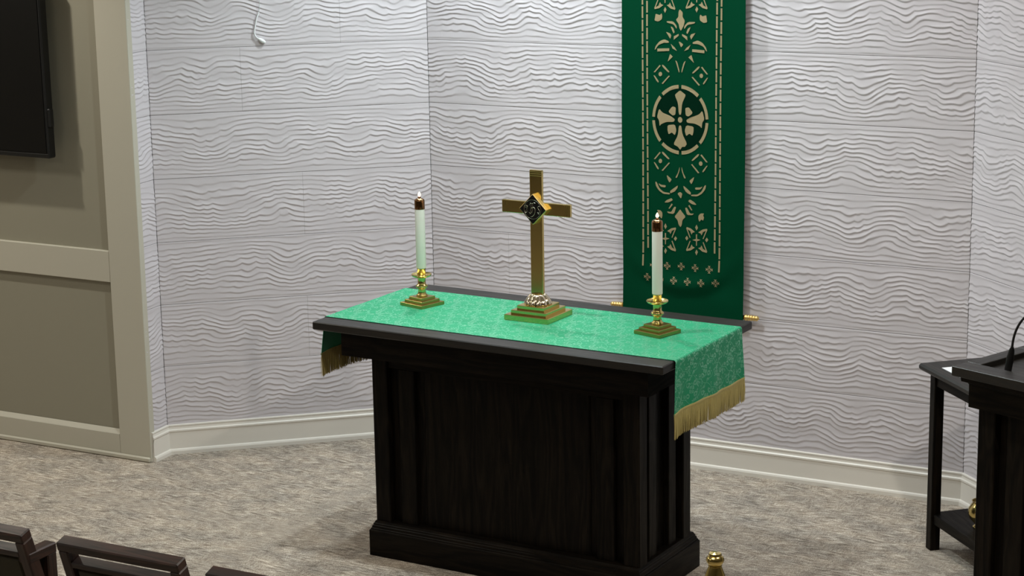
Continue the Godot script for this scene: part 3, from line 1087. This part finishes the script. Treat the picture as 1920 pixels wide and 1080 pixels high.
# ---------------------------------------------------------------- banner
const BX := 0.017
var MIRRORED = [
	PackedFloat32Array([-79.1, 2069.6, -45.2, 2069.4, -27.6, 2050.4, -27.6, 2036.7, -42.7, 2056.9, -75.3, 2062.9]),
	PackedFloat32Array([-57.7, 2047.3, -45.2, 2040.8, -37.6, 2022.6, -42.6, 2015.6, -48.9, 2026.9]),
	PackedFloat32Array([-80.3, 2021.4, -60.2, 2015.1, -55.2, 2006, -60.2, 1992.1]),
	PackedFloat32Array([-41.4, 2004.2, -17.6, 2015.2, -17.6, 2007.2, -42.6, 1988]),
	PackedFloat32Array([-136.1, 1941.1, -131, 1957.5, -113.2, 1978.9, -90.5, 1988.8, -67.8, 1980.3, -67.8, 1973.4, -93, 1972.6, -118.3, 1962.5, -131, 1943.6]),
	PackedFloat32Array([-122.9, 1946.2, -65.3, 1949.3, -65.3, 1937.8, -122.9, 1933.5]),
	PackedFloat32Array([-57.7, 1969.1, -37.6, 1953.7, -27.6, 1940.2, -47.7, 1948.7]),
	PackedFloat32Array([85.4, 2103.7, 94.1, 2094.8, 113.8, 2101, 115.1, 2090.9, 118.9, 2070.5, 101.6, 2066.6, 84.3, 2076.4, 81.8, 2090]),
	PackedFloat32Array([-61.5, 1923.7, -47.7, 1912.7, -72.9, 1889.8]),
	PackedFloat32Array([-35.1, 1898.1, -25, 1889.2, -13.7, 1850.4, -16.2, 1842.2, -27.5, 1877.6]),
	PackedFloat32Array([-140.1, 1840.8, -112.1, 1873.3, -107, 1870, -133.7, 1839.9]),
	PackedFloat32Array([-100.7, 1874.9, -93.1, 1872.8, -64.1, 1843.8, -70.4, 1841.3, -98.2, 1865.7]),
	PackedFloat32Array([-141.4, 1826.8, -135, 1824.8, -116, 1799.9, -118.6, 1794, -126.2, 1801.8]),
	PackedFloat32Array([-102.1, 1791.2, -67.9, 1827.4, -62.8, 1825.3, -95.7, 1789.1]),
	PackedFloat32Array([-99.7, 1833.1, -102.3, 1825.8, -108.4, 1822.6, -114.5, 1825.3, -117, 1832.5, -114.4, 1839.8, -108.3, 1843, -102.3, 1840.3]),
	PackedFloat32Array([-139.7, 1447.3, -111.4, 1480.9, -106.3, 1477.7, -133.3, 1446.5]),
	PackedFloat32Array([-99.9, 1482.8, -92.2, 1480.8, -62.9, 1451.9, -69.3, 1449.1, -97.4, 1473.5]),
	PackedFloat32Array([-141, 1433, -134.6, 1431, -115.4, 1406.1, -118, 1400, -125.6, 1407.8]),
	PackedFloat32Array([-101.3, 1397.5, -66.8, 1435.1, -61.7, 1433.1, -94.9, 1395.5]),
	PackedFloat32Array([-98.9, 1440.3, -101.5, 1432.7, -107.7, 1429.3, -113.8, 1432, -116.4, 1439.2, -113.8, 1446.7, -107.6, 1450.2, -101.5, 1447.5]),
	PackedFloat32Array([-13.3, 1420.6, -14.6, 1400.5, -27.3, 1366.6, -34.9, 1368.5, -22.2, 1390.6]),
	PackedFloat32Array([-77, 1377.7, -65.5, 1368.9, -52.8, 1357.9, -63, 1343, -71.9, 1359]),
	PackedFloat32Array([-118.1, 1337, -103.9, 1330.8, -80.9, 1329.9, -83.4, 1320.2, -106.5, 1322.3]),
	PackedFloat32Array([-60.4, 1305.1, -47.7, 1315.5, -22.2, 1333.8, -24.7, 1321.8, -37.4, 1304.3, -59.2, 1294.5]),
	PackedFloat32Array([109.2, 1342.4, 115.5, 1342.8, 111.8, 1323.8, 96.8, 1303.9, 74.2, 1290.5, 43.9, 1289.7, 43.8, 1295.6, 74.2, 1298.8, 94.3, 1313.2]),
	PackedFloat32Array([28.7, 1264.2, 36.3, 1273.1, 59.1, 1262.8, 70.5, 1250.6, 49, 1252.6]),
	PackedFloat32Array([-52.8, 1247.9, -47.7, 1243.5, -63, 1223.3, -66.9, 1225.4]),
	PackedFloat32Array([-75.8, 1210.4, -55.3, 1208.3, -40, 1234.5, -31, 1232.7, -41.3, 1201, -68.1, 1202.6]),
	PackedFloat32Array([80.7, 1202.7, 89.6, 1212.8, 107.2, 1214.1, 102.2, 1204.3, 107.3, 1195.2, 102.3, 1180.6, 94.7, 1187.1, 84.6, 1174.5, 80, 1188.4]),
	PackedFloat32Array([-123.9, 1639.9, -113.7, 1677.9, -98.4, 1659.9, -57.8, 1645.5, -37.5, 1632.5, -42.6, 1620.6, -78.1, 1618.8, -103.6, 1608.1, -111.2, 1598.3, -113.8, 1624]),
	PackedFloat32Array([-67.9, 1668.4, -50.2, 1690.3, -32.5, 1686.4, -35, 1653.7, -47.7, 1648.4, -65.4, 1661.5]),
	PackedFloat32Array([-73, 1604.9, -37.5, 1609.1, -29.9, 1583.7, -37.5, 1559.9, -52.7, 1573.2, -68, 1563, -73.1, 1581.5]),
]
var CENTRAL = [
	PackedFloat32Array([-12.7, 2124, 2.3, 2110.7, 1.1, 2090.1, 12.3, 2074.4, 7.3, 2053.7, -6.3, 2028.2, -13.9, 2041.7, -17.6, 2059.9, -31.4, 2077.8, -18.9, 2089.6, -17.7, 2112.5]),
	PackedFloat32Array([-17.6, 1981.9, -7.5, 1977.7, 5, 1968.9, -5, 1955.9, -10, 1963.8]),
	PackedFloat32Array([-24.7, 1295.7, -13.2, 1303.6, -0.5, 1297.3, -6.9, 1273.1, -15.8, 1284.4]),
	PackedFloat32Array([-11.9, 1224.6, -1.7, 1211, 16.1, 1192.1, -0.4, 1175.4, -2.9, 1153.7, -9.3, 1142.5, -18.2, 1152.5, -23.4, 1173.7, -38.7, 1189.2, -22.1, 1209.5]),
	PackedFloat32Array([-17.3, 1605.5, -5.7, 1606.1, 0.4, 1566.6, 23.2, 1525.7, 13.1, 1511.1, -2, 1510.2, -11.1, 1495.6, -22.3, 1509.1, -45.1, 1519.6, -22.3, 1560.7]),
	PackedFloat32Array([-17.3, 1654.5, -5.7, 1655.1, -1.2, 1706.5, 17.8, 1744.6, 5.2, 1753.3, -11.4, 1764.2, -27.5, 1751.9, -37.6, 1742.1, -21.4, 1705.6]),
]
var STAR = [
	PackedFloat32Array([8.9, -36.3, 19.1, -31.9, 52, -49.5, 49.5, -55, 29.2, -50.2]),
	PackedFloat32Array([0.1, -44.2, 7, -55.6, 0.2, -70.5, -6.7, -57.9]),
	PackedFloat32Array([41.7, 3.3, 49.2, 14.6, 56.8, 4.5, 49.3, -6.8]),
	PackedFloat32Array([34.1, -6.9, 30.4, -8.3, 46.9, -49.9, 52, -49.5]),
	PackedFloat32Array([24.1, -23.2, 20.3, -33, 31.7, -36.9]),
	PackedFloat32Array([-20.3, -1.6, -0.1, 5.9, 18.9, 1.5, 0, -6]),
]
func banner_z(x: float, y: float) -> float:
	var z := 0.048 + 0.0035 * sin(x * 16.0 + 0.6) * (0.6 + 0.4 * sin(y * 3.1)) + 0.002 * sin(x * 37.0 + y * 4.0)
	# the cloth sags in shallow swags above the lower rod
	var u := (y - 0.86 - 1.9 * x * x) / 0.085
	z += 0.016 * exp(-pow(x / 0.17, 2.0)) * exp(-u * u) * cos(u * 2.6)
	var u2 := (y - 0.935 - 1.4 * x * x) / 0.05
	z += 0.006 * exp(-pow(x / 0.2, 2.0)) * exp(-u2 * u2)
	var s := smoothstep(0.78, 0.90, y)
	return lerpf(0.052, z, s)

func build_banner() -> void:
	var o := thing("hanging_banner", Vector3(BX, 0.75, 0))
	tag(o, "dark green cloth banner with gold emblems hanging on the back wall behind the altar", "banner")
	var hw := 0.298
	var front: Array = []
	var back: Array = []
	var uv: Array = []
	var rows := 250
	for r in rows + 1:
		var y := lerpf(0.726, 3.2, float(r) / rows)
		var a: Array = []
		var b: Array = []
		var t: Array = []
		for c in 61:
			var x := lerpf(-hw, hw, c / 60.0) * (1.0 + 0.004 * sin(y * 5.0))
			var z := banner_z(x, y)
			a.append(Vector3(x, y - 0.75, z + 0.0015))
			b.append(Vector3(x, y - 0.75, z - 0.0015))
			t.append(Vector2(x, y))
		front.append(a)
		back.append(b)
		uv.append(t)
	var m := MB.new()
	m.sheet(front, uv)
	m.sheet(back, uv, true)
	for r in rows:
		for e in [0, 60]:
			m.poly([front[r][e], front[r + 1][e], back[r + 1][e], back[r][e]], Vector3(-1 if e == 0 else 1, 0, 0))
	m.poly([front[0][0], front[0][60], back[0][60], back[0][0]], Vector3.DOWN)
	put("cloth", m, M.banner, o)
	var f := func(p: Vector2, z: float) -> Vector3:
		return Vector3(p.x, p.y - 0.75, banner_z(p.x, p.y) + z)
	# dark roundel under the cross
	var rd := MB.new()
	var c0 := Vector2(-0.0112, 1.6315)
	for k in 48:
		var a0 := TAU * k / 48
		var a1 := TAU * (k + 1) / 48
		for j in 4:
			var q: Array = []
			for e in [[a0, j], [a1, j], [a1, j + 1], [a0, j + 1]]:
				var rr: float = e[1] / 4.0
				q.append(f.call(c0 + Vector2(cos(e[0]) * 0.127 * rr, sin(e[0]) * 0.147 * rr), 0.0024))
			rd.poly(q, Vector3(0, 0, 1))
	put("roundel", rd, M.banner_dark, o)
	var gold := func(pts: PackedVector2Array) -> void:
		var g := MB.new()
		g.slab(pts, -0.001, 0.0036, f)
		put("applique", g, M.applique, o)
	# ring of eight curved pieces
	for k in 8:
		var pts := PackedVector2Array()
		var a0 := TAU * k / 8 + 0.055
		var a1 := TAU * (k + 1) / 8 - 0.055
		for e in 9:
			var a := lerpf(a0, a1, e / 8.0)
			pts.append(c0 + Vector2(cos(a) * 0.136, sin(a) * 0.157))
		for e in 9:
			var a := lerpf(a1, a0, e / 8.0)
			pts.append(c0 + Vector2(cos(a) * 0.123, sin(a) * 0.141))
		gold.call(pts)
	var read := func(p: PackedFloat32Array, cx: float, fx: float, at: Vector2, fy := 1.0) -> PackedVector2Array:
		var r := PackedVector2Array()
		for k in range(0, p.size(), 2):
			r.append(at + Vector2(fx * (p[k] * 0.001 - cx) + cx, fy * p[k + 1] * 0.001))
		return r
	# corners of the larger shapes are rounded off as cut cloth is
	var soft := func(p: PackedVector2Array) -> PackedVector2Array:
		if p.size() < 5:
			return p
		var r := PackedVector2Array()
		for k in p.size():
			var a := p[k]
			var b := p[(k + 1) % p.size()]
			r.append(a.lerp(b, 0.17))
			r.append(a.lerp(b, 0.83))
		return r
	for p in MIRRORED:
		gold.call(soft.call(read.call(p, -0.009, 1.0, Vector2.ZERO)))
		gold.call(soft.call(read.call(p, -0.009, -1.0, Vector2.ZERO)))
	for p in CENTRAL:
		gold.call(soft.call(read.call(p, 0.0, 1.0, Vector2.ZERO)))
	var dot := PackedVector2Array()
	for k in 12:
		dot.append(c0 + Vector2(cos(TAU * k / 12) * 0.0115, sin(TAU * k / 12) * 0.013))
	gold.call(dot)
	for cen in [Vector2(0.071, 1.090), Vector2(-0.083, 1.084), Vector2(0.068, 2.182), Vector2(-0.086, 2.176)]:
		for k in STAR.size():
			for fx in [1.0, -1.0]:
				for fy in [1.0, -1.0]:
					if (k == 5 and (fx < 0 or fy < 0)) or (k == 2 and fy < 0) or (k == 1 and fx < 0):
						continue
					gold.call(read.call(STAR[k], 0.0, fx, cen, fy))
		gold.call(PackedVector2Array([cen + Vector2(-0.003, 0.026), cen + Vector2(-0.002, -0.026), cen + Vector2(0.002, -0.026), cen + Vector2(0.003, 0.026)]))
	# rows of little crosses with dots between the arms
	var rows_: Array = []
	for k in 5:
		rows_.append(Vector2(-0.0052 + (k - 2) * 0.0695, 0.961 + (k - 2) * 0.0008 - absf(k - 2) * 0.002))
	for k in 6:
		rows_.append(Vector2(-0.0045 + (k - 2.5) * 0.0677, 0.8945 + (0.004 if k == 0 or k == 5 else 0.0)))
	for cc in rows_:
		var g := MB.new()
		for k in 4:
			var a := TAU * k / 4
			var arm := PackedVector2Array()
			for e in [[0.003, -0.0015], [0.0115, -0.0022], [0.0165, -0.0062], [0.0152, 0.0], [0.0165, 0.0062], [0.0115, 0.0022], [0.003, 0.0015]]:
				arm.append(cc + Vector2(e[0], e[1]).rotated(a) * Vector2(1.0, 1.05))
			g.slab(arm, -0.001, 0.0034, f)
			var sp := PackedVector2Array()
			for e in 7:
				sp.append(cc + Vector2(0.0098, 0).rotated(a + PI / 4) + Vector2(0.0021, 0).rotated(TAU * e / 7))
			g.slab(sp, -0.001, 0.0034, f)
		put("small_cross", g, M.applique, o)
	# double stitched borders
	for col in [[-0.1945, -0.195, 0.950, 0.0], [-0.1725, -0.1715, 1.034, 0.5], [0.1655, 0.157, 1.034, 0.2], [0.1855, 0.180, 0.950, 0.7]]:
		var y: float = col[2]
		while y < 3.1:
			var x := lerpf(col[1], col[0], clampf((y - 0.95) / 1.2, 0.0, 1.0))
			var g := MB.new()
			var p := PackedVector2Array([Vector2(x - 0.0036, y), Vector2(x + 0.0036, y), Vector2(x + 0.0036, y + 0.052), Vector2(x - 0.0036, y + 0.052)])
			g.slab(p, -0.001, 0.0034, f)
			put("border_dash", g, M.applique, o)
			y += 0.0595
	for e in [[0.0, 0.0], [2.45, 1.0]]:
		var bs := Basis(Vector3(0, 0, 1), -PI / 2)
		var rod := MB.new()
		rod.lathe([[0.0, -0.31], [0.0095, -0.31], [0.0095, 0.31], [0.0, 0.31]], 20, Vector3(0, e[0], 0.037), bs)
		var ro := put("rod", rod, M.wood, o)
		for sd in [-1, 1]:
			var fn := MB.new()
			var pr: Array = [[0.0, 0.0], [0.0125, 0.0]]
			for k in 5:
				pr.append_array([[0.0105, 0.001 + 0.0125 * k], [0.0145 - 0.0006 * k, 0.004 + 0.0125 * k], [0.0145 - 0.0006 * k, 0.009 + 0.0125 * k], [0.0105 - 0.0006 * k, 0.0125 + 0.0125 * k]])
			pr.append_array([[0.006, 0.066], [0.0, 0.069]])
			fn.lathe(pr, 24, Vector3(sd * 0.301, e[0], 0.037), Basis(Vector3(0, 0, 1), -sd * PI / 2))
			put("rod_finial", fn, M.gold, ro)

# ---------------------------------------------------------------- furniture on the right
func build_side_table() -> void:
	var turn := -0.809
	var ax := Vector3(cos(turn), 0, -sin(turn))
	var az := Vector3(sin(turn), 0, cos(turn))
	var l := 0.80
	var d := 0.37
	var at := Vector3(1.346, 0, 0.604) + ax * l * 0.5 - az * d * 0.5
	var o := thing("side_table", at, turn)
	tag(o, "dark wooden side table with a low shelf, standing behind the lectern by the right wall", "table")
	put("table_top", boxm(Vector3(0, 0.7625, 0), Vector3(l + 0.10, 0.027, d + 0.06), 0.008, 0), M.wood_top, o)
	for sx in [-1, 1]:
		for sz in [-1, 1]:
			put("leg", boxm(Vector3(sx * (l * 0.5 - 0.0215), 0.3745, sz * (d * 0.5 - 0.0215)), Vector3(0.043, 0.749, 0.043), 0.003, 1, Basis.IDENTITY, Vector2(sx * 0.2, sz * 0.3)), M.wood, o)
	for sz in [-1, 1]:
		put("rail", boxm(Vector3(0, 0.723, sz * (d * 0.5 - 0.017)), Vector3(l - 0.084, 0.052, 0.02), 0.002, 0), M.wood, o)
	for sx in [-1, 1]:
		put("rail", boxm(Vector3(sx * (l * 0.5 - 0.017), 0.723, 0), Vector3(0.02, 0.052, d - 0.084), 0.002, 2), M.wood, o)
	put("shelf", boxm(Vector3(0, 0.135, 0), Vector3(l - 0.03, 0.042, d - 0.02), 0.003, 0), M.wood, o)
	var p := thing("paper_sheet", Vector3(1.570, 0.7762, 0.665), -0.809)
	tag(p, "white sheet of paper lying on the side table beside the lectern top", "paper")
	put("sheet", boxm(Vector3(0, 0.0012, 0), Vector3(0.279, 0.0024, 0.2), 0.0004), M.paper, p)
	var b := thing("brass_bowl", Vector3(1.60, 0.1562, 0.70), 0.0)
	tag(b, "round brass vessel on the low shelf of the side table, half hidden by the lectern", "vessel")
	var m := MB.new()
	m.lathe([[0.0, 0.0], [0.032, 0.0], [0.034, 0.004], [0.024, 0.012], [0.03, 0.02], [0.048, 0.04], [0.054, 0.06], [0.052, 0.08], [0.042, 0.096], [0.036, 0.104], [0.04, 0.112], [0.037, 0.112], [0.033, 0.104], [0.0, 0.10]], 40)
	put("bowl", m, M.brass, b)

func build_lectern() -> void:
	var turn := -0.3757
	var ax := Vector3(cos(turn), 0, -sin(turn))
	var az := Vector3(sin(turn), 0, cos(turn))
	var hx := 0.31
	var hz := 0.215
	var at := Vector3(1.765, 0, 1.774) + ax * hx - az * hz
	var o := thing("lectern", at, turn)
	tag(o, "dark wooden lectern with sunken reading top, cut off by the right picture edge", "lectern")
	# rim of the top round a sunken reading surface
	var y0 := 1.066
	var y1 := 1.1
	var x_in := 0.058
	var f_in := 0.085
	put("rim", boxm(Vector3(0, (y0 + y1) * 0.5, hz - f_in * 0.5), Vector3(hx * 2, y1 - y0, f_in), 0.002, 0), M.wood_top, o)
	put("rim", boxm(Vector3(0, (y0 + y1) * 0.5, -hz + 0.03), Vector3(hx * 2, y1 - y0, 0.06), 0.002, 0), M.wood_top, o)
	for sx in [-1, 1]:
		put("rim", boxm(Vector3(sx * (hx - x_in * 0.5), (y0 + y1) * 0.5, 0.5 * (-hz + 0.06 + hz - f_in)), Vector3(x_in, y1 - y0, 2 * hz - f_in - 0.06), 0.002, 2), M.wood_top, o)
	put("reading_surface", boxm(Vector3(0, y0 + 0.008, 0), Vector3(hx * 2 - 0.02, 0.014, hz * 2 - 0.02), 0.002, 0), M.wood_top, o)
	var mo := MB.new()
	mo.ring(hx, hz, [[-0.043, 0.955], [-0.043, 1.034], [-0.040, 1.040], [-0.024, 1.046], [-0.022, 1.060], [-0.014, 1.067]])
	put("cornice", mo, M.wood, o)
	var bx := hx - 0.067
	var bz := hz - 0.067
	put("core", boxm(Vector3(0, 0.53, 0), Vector3(2 * (bx - 0.036), 0.88, 2 * (bz - 0.036)), 0.002, 1, Basis.IDENTITY, Vector2(0.4, 0)), M.wood, o)
	for sx in [-1, 1]:
		for sz in [-1, 1]:
			put("corner_post", boxm(Vector3(sx * (bx - 0.035), 0.53, sz * (bz - 0.033)), Vector3(0.07, 0.87, 0.066), 0.004, 1, Basis.IDENTITY, Vector2(sx * 0.3 + 0.1, sz * 0.4)), M.wood, o)
			put("stile", boxm(Vector3(sx * (bx - 0.148), 0.53, sz * (bz - 0.026)), Vector3(0.074, 0.86, 0.026), 0.003, 1, Basis.IDENTITY, Vector2(sx * 0.3, 0.7)), M.wood, o)
	var pl := MB.new()
	pl.ring(hx - 0.047, hz - 0.047, [[0.0, 0.0], [0.0, 0.10], [-0.005, 0.106], [-0.009, 0.12], [-0.016, 0.13]])
	put("plinth", pl, M.wood, o)
	# gooseneck microphone set into the reading surface
	var foot := Vector3(1.938, y0 + 0.0165, 1.696)
	var mi := thing("gooseneck_microphone", foot)
	tag(mi, "slim black gooseneck microphone rising from the lectern top", "microphone")
	var hd := MB.new()
	var lean := Vector3(0.016, 0.1, 0.007).normalized()
	hd.tube([Vector3.ZERO, lean * 0.004, lean * 0.05, lean * 0.076, lean * 0.088], [0.012, 0.0125, 0.0125, 0.0095, 0.005], 14)
	put("base", hd, M.black, mi)
	var nk := MB.new()
	var pts: Array = []
	for k in 30:
		var u := k / 29.0
		pts.append(lean * 0.082 + Vector3(0.012 * u + 0.16 * u * u, 0.30 * u - 0.12 * u * u, 0.05 * u * u))
	nk.tube(pts, 0.0042, 10)
	put("neck", nk, M.black, mi)
	var cp := MB.new()
	var d: Vector3 = (pts[29] - pts[27]).normalized()
	cp.tube([pts[29], pts[29] + d * 0.01, pts[29] + d * 0.05, pts[29] + d * 0.058], [0.006, 0.0085, 0.0085, 0.004], 14)
	put("capsule", cp, M.black, mi)

func build_floor_stand() -> void:
	var o := thing("brass_floor_stand", Vector3(1.60, 0, 3.46))
	tag(o, "polished brass floor stand, only its round knob showing in front of the altar's right end", "stand")
	var m := MB.new()
	m.lathe([[0.0, 0.0], [0.16, 0.0], [0.162, 0.012], [0.12, 0.03], [0.06, 0.05], [0.03, 0.09], [0.024, 0.14]], 48)
	put("foot", m, M.brass, o)
	var s := MB.new()
	s.lathe([[0.024, 0.14], [0.021, 0.30], [0.03, 0.33], [0.036, 0.345], [0.03, 0.36], [0.021, 0.39], [0.022, 0.70], [0.03, 0.80], [0.036, 0.845], [0.0335, 0.868], [0.027, 0.893], [0.0205, 0.910], [0.0175, 0.9175]], 48)
	put("shaft", s, M.brass, o)
	var k := MB.new()
	k.lathe([[0.0175, 0.9165], [0.0195, 0.919], [0.0185, 0.922], [0.0225, 0.927], [0.0252, 0.9335], [0.0245, 0.940], [0.0205, 0.9455], [0.0175, 0.9475], [0.0185, 0.9505], [0.0165, 0.9545], [0.0, 0.957]], 48)
	put("knob", k, M.brass, o)

# ---------------------------------------------------------------- chairs
func make_chair(label: String) -> Node3D:
	var o := thing("chair", Vector3.ZERO)
	tag(o, label, "chair", "row of chairs facing the altar")
	var w := 0.450
	var lean := 0.30
	var bs := Basis(Vector3.RIGHT, lean)
	var up := bs * Vector3.UP
	var back := bs * Vector3.BACK
	var top := Vector3(0, 0.86, 0.0) - bs * Vector3(0, 0, 0)
	# the back is a flat frame; p(x, down, deep) runs from its top rear edge
	var p := func(x: float, down: float, deep: float) -> Vector3:
		return top + Vector3(x, 0, 0) - up * down - back * deep
	put("top_rail", boxm(p.call(0, 0.0155, 0.023), Vector3(w, 0.031, 0.046), 0.004, 0, bs), M.chair, o)
	put("middle_rail", boxm(p.call(0, 0.079, 0.023), Vector3(w - 0.07, 0.02, 0.042), 0.003, 0, bs), M.chair, o)
	put("lower_rail", boxm(p.call(0, 0.37, 0.023), Vector3(w - 0.07, 0.03, 0.036), 0.003, 0, bs), M.chair, o)
	put("back_pad", boxm(p.call(0, 0.222, 0.024), Vector3(w - 0.076, 0.258, 0.034), 0.014, 1, bs), M.seat, o)
	for sx in [-1, 1]:
		var po := boxm(p.call(sx * (w * 0.5 - 0.018), 0.24, 0.0232), Vector3(0.036, 0.42, 0.0464), 0.004, 1, bs, Vector2(sx * 0.2, 0))
		put("back_post", po, M.chair, o)
		var foot: Vector3 = p.call(sx * (w * 0.5 - 0.018), 0.44, 0.023)
		var leg := MB.new()
		var tilt := Basis(Vector3.RIGHT, -0.16)
		var mid := Vector3(foot.x, foot.y * 0.5 + 0.004, foot.z + tan(0.16) * foot.y * 0.5)
		leg.box(mid, Vector3(0.036, foot.y / cos(0.16) - 0.006, 0.044), 0.003, 1, tilt)
		put("leg", leg, M.chair, o)
		put("leg", boxm(Vector3(sx * (w * 0.5 - 0.02), 0.2, -0.56), Vector3(0.038, 0.40, 0.038), 0.003), M.chair, o)
		put("seat_rail", boxm(Vector3(sx * (w * 0.5 - 0.019), 0.385, -0.36), Vector3(0.03, 0.06, 0.41), 0.003, 2), M.chair, o)
	put("seat_rail", boxm(Vector3(0, 0.385, -0.56), Vector3(w - 0.08, 0.06, 0.03), 0.003, 0), M.chair, o)
	put("seat", boxm(Vector3(0, 0.44, -0.365), Vector3(w - 0.01, 0.06, 0.44), 0.022, 2), M.seat, o)
	return o

func build_chairs() -> void:
	var rz := 3.982
	var a := make_chair("dark wooden chair with open slotted back, middle one of the three at bottom left")
	a.position = Vector3(-0.076, 0, rz)
	var b: Node3D = a.duplicate()
	b.name = numbered("chair")
	add_child(b)
	tag(b, "dark wooden chair with squared arm, cut off at the bottom left corner")
	b.position = Vector3(-0.659, 0, rz)
	# its arm frames
	for sx in [-1, 1]:
		put("arm", boxm(Vector3(sx * 0.2045, 0.777, -0.092), Vector3(0.046, 0.034, 0.125), 0.004, 2), M.chair, b)
		put("arm_post", boxm(Vector3(sx * 0.2045, 0.60, -0.133), Vector3(0.045, 0.330, 0.042), 0.004), M.chair, b)
	var c: Node3D = a.duplicate()
	c.name = numbered("chair")
	add_child(c)
	tag(c, "dark wooden chair showing only its top rail end, rightmost of three at bottom left")
	c.position = Vector3(0.486, 0, rz + 0.02)
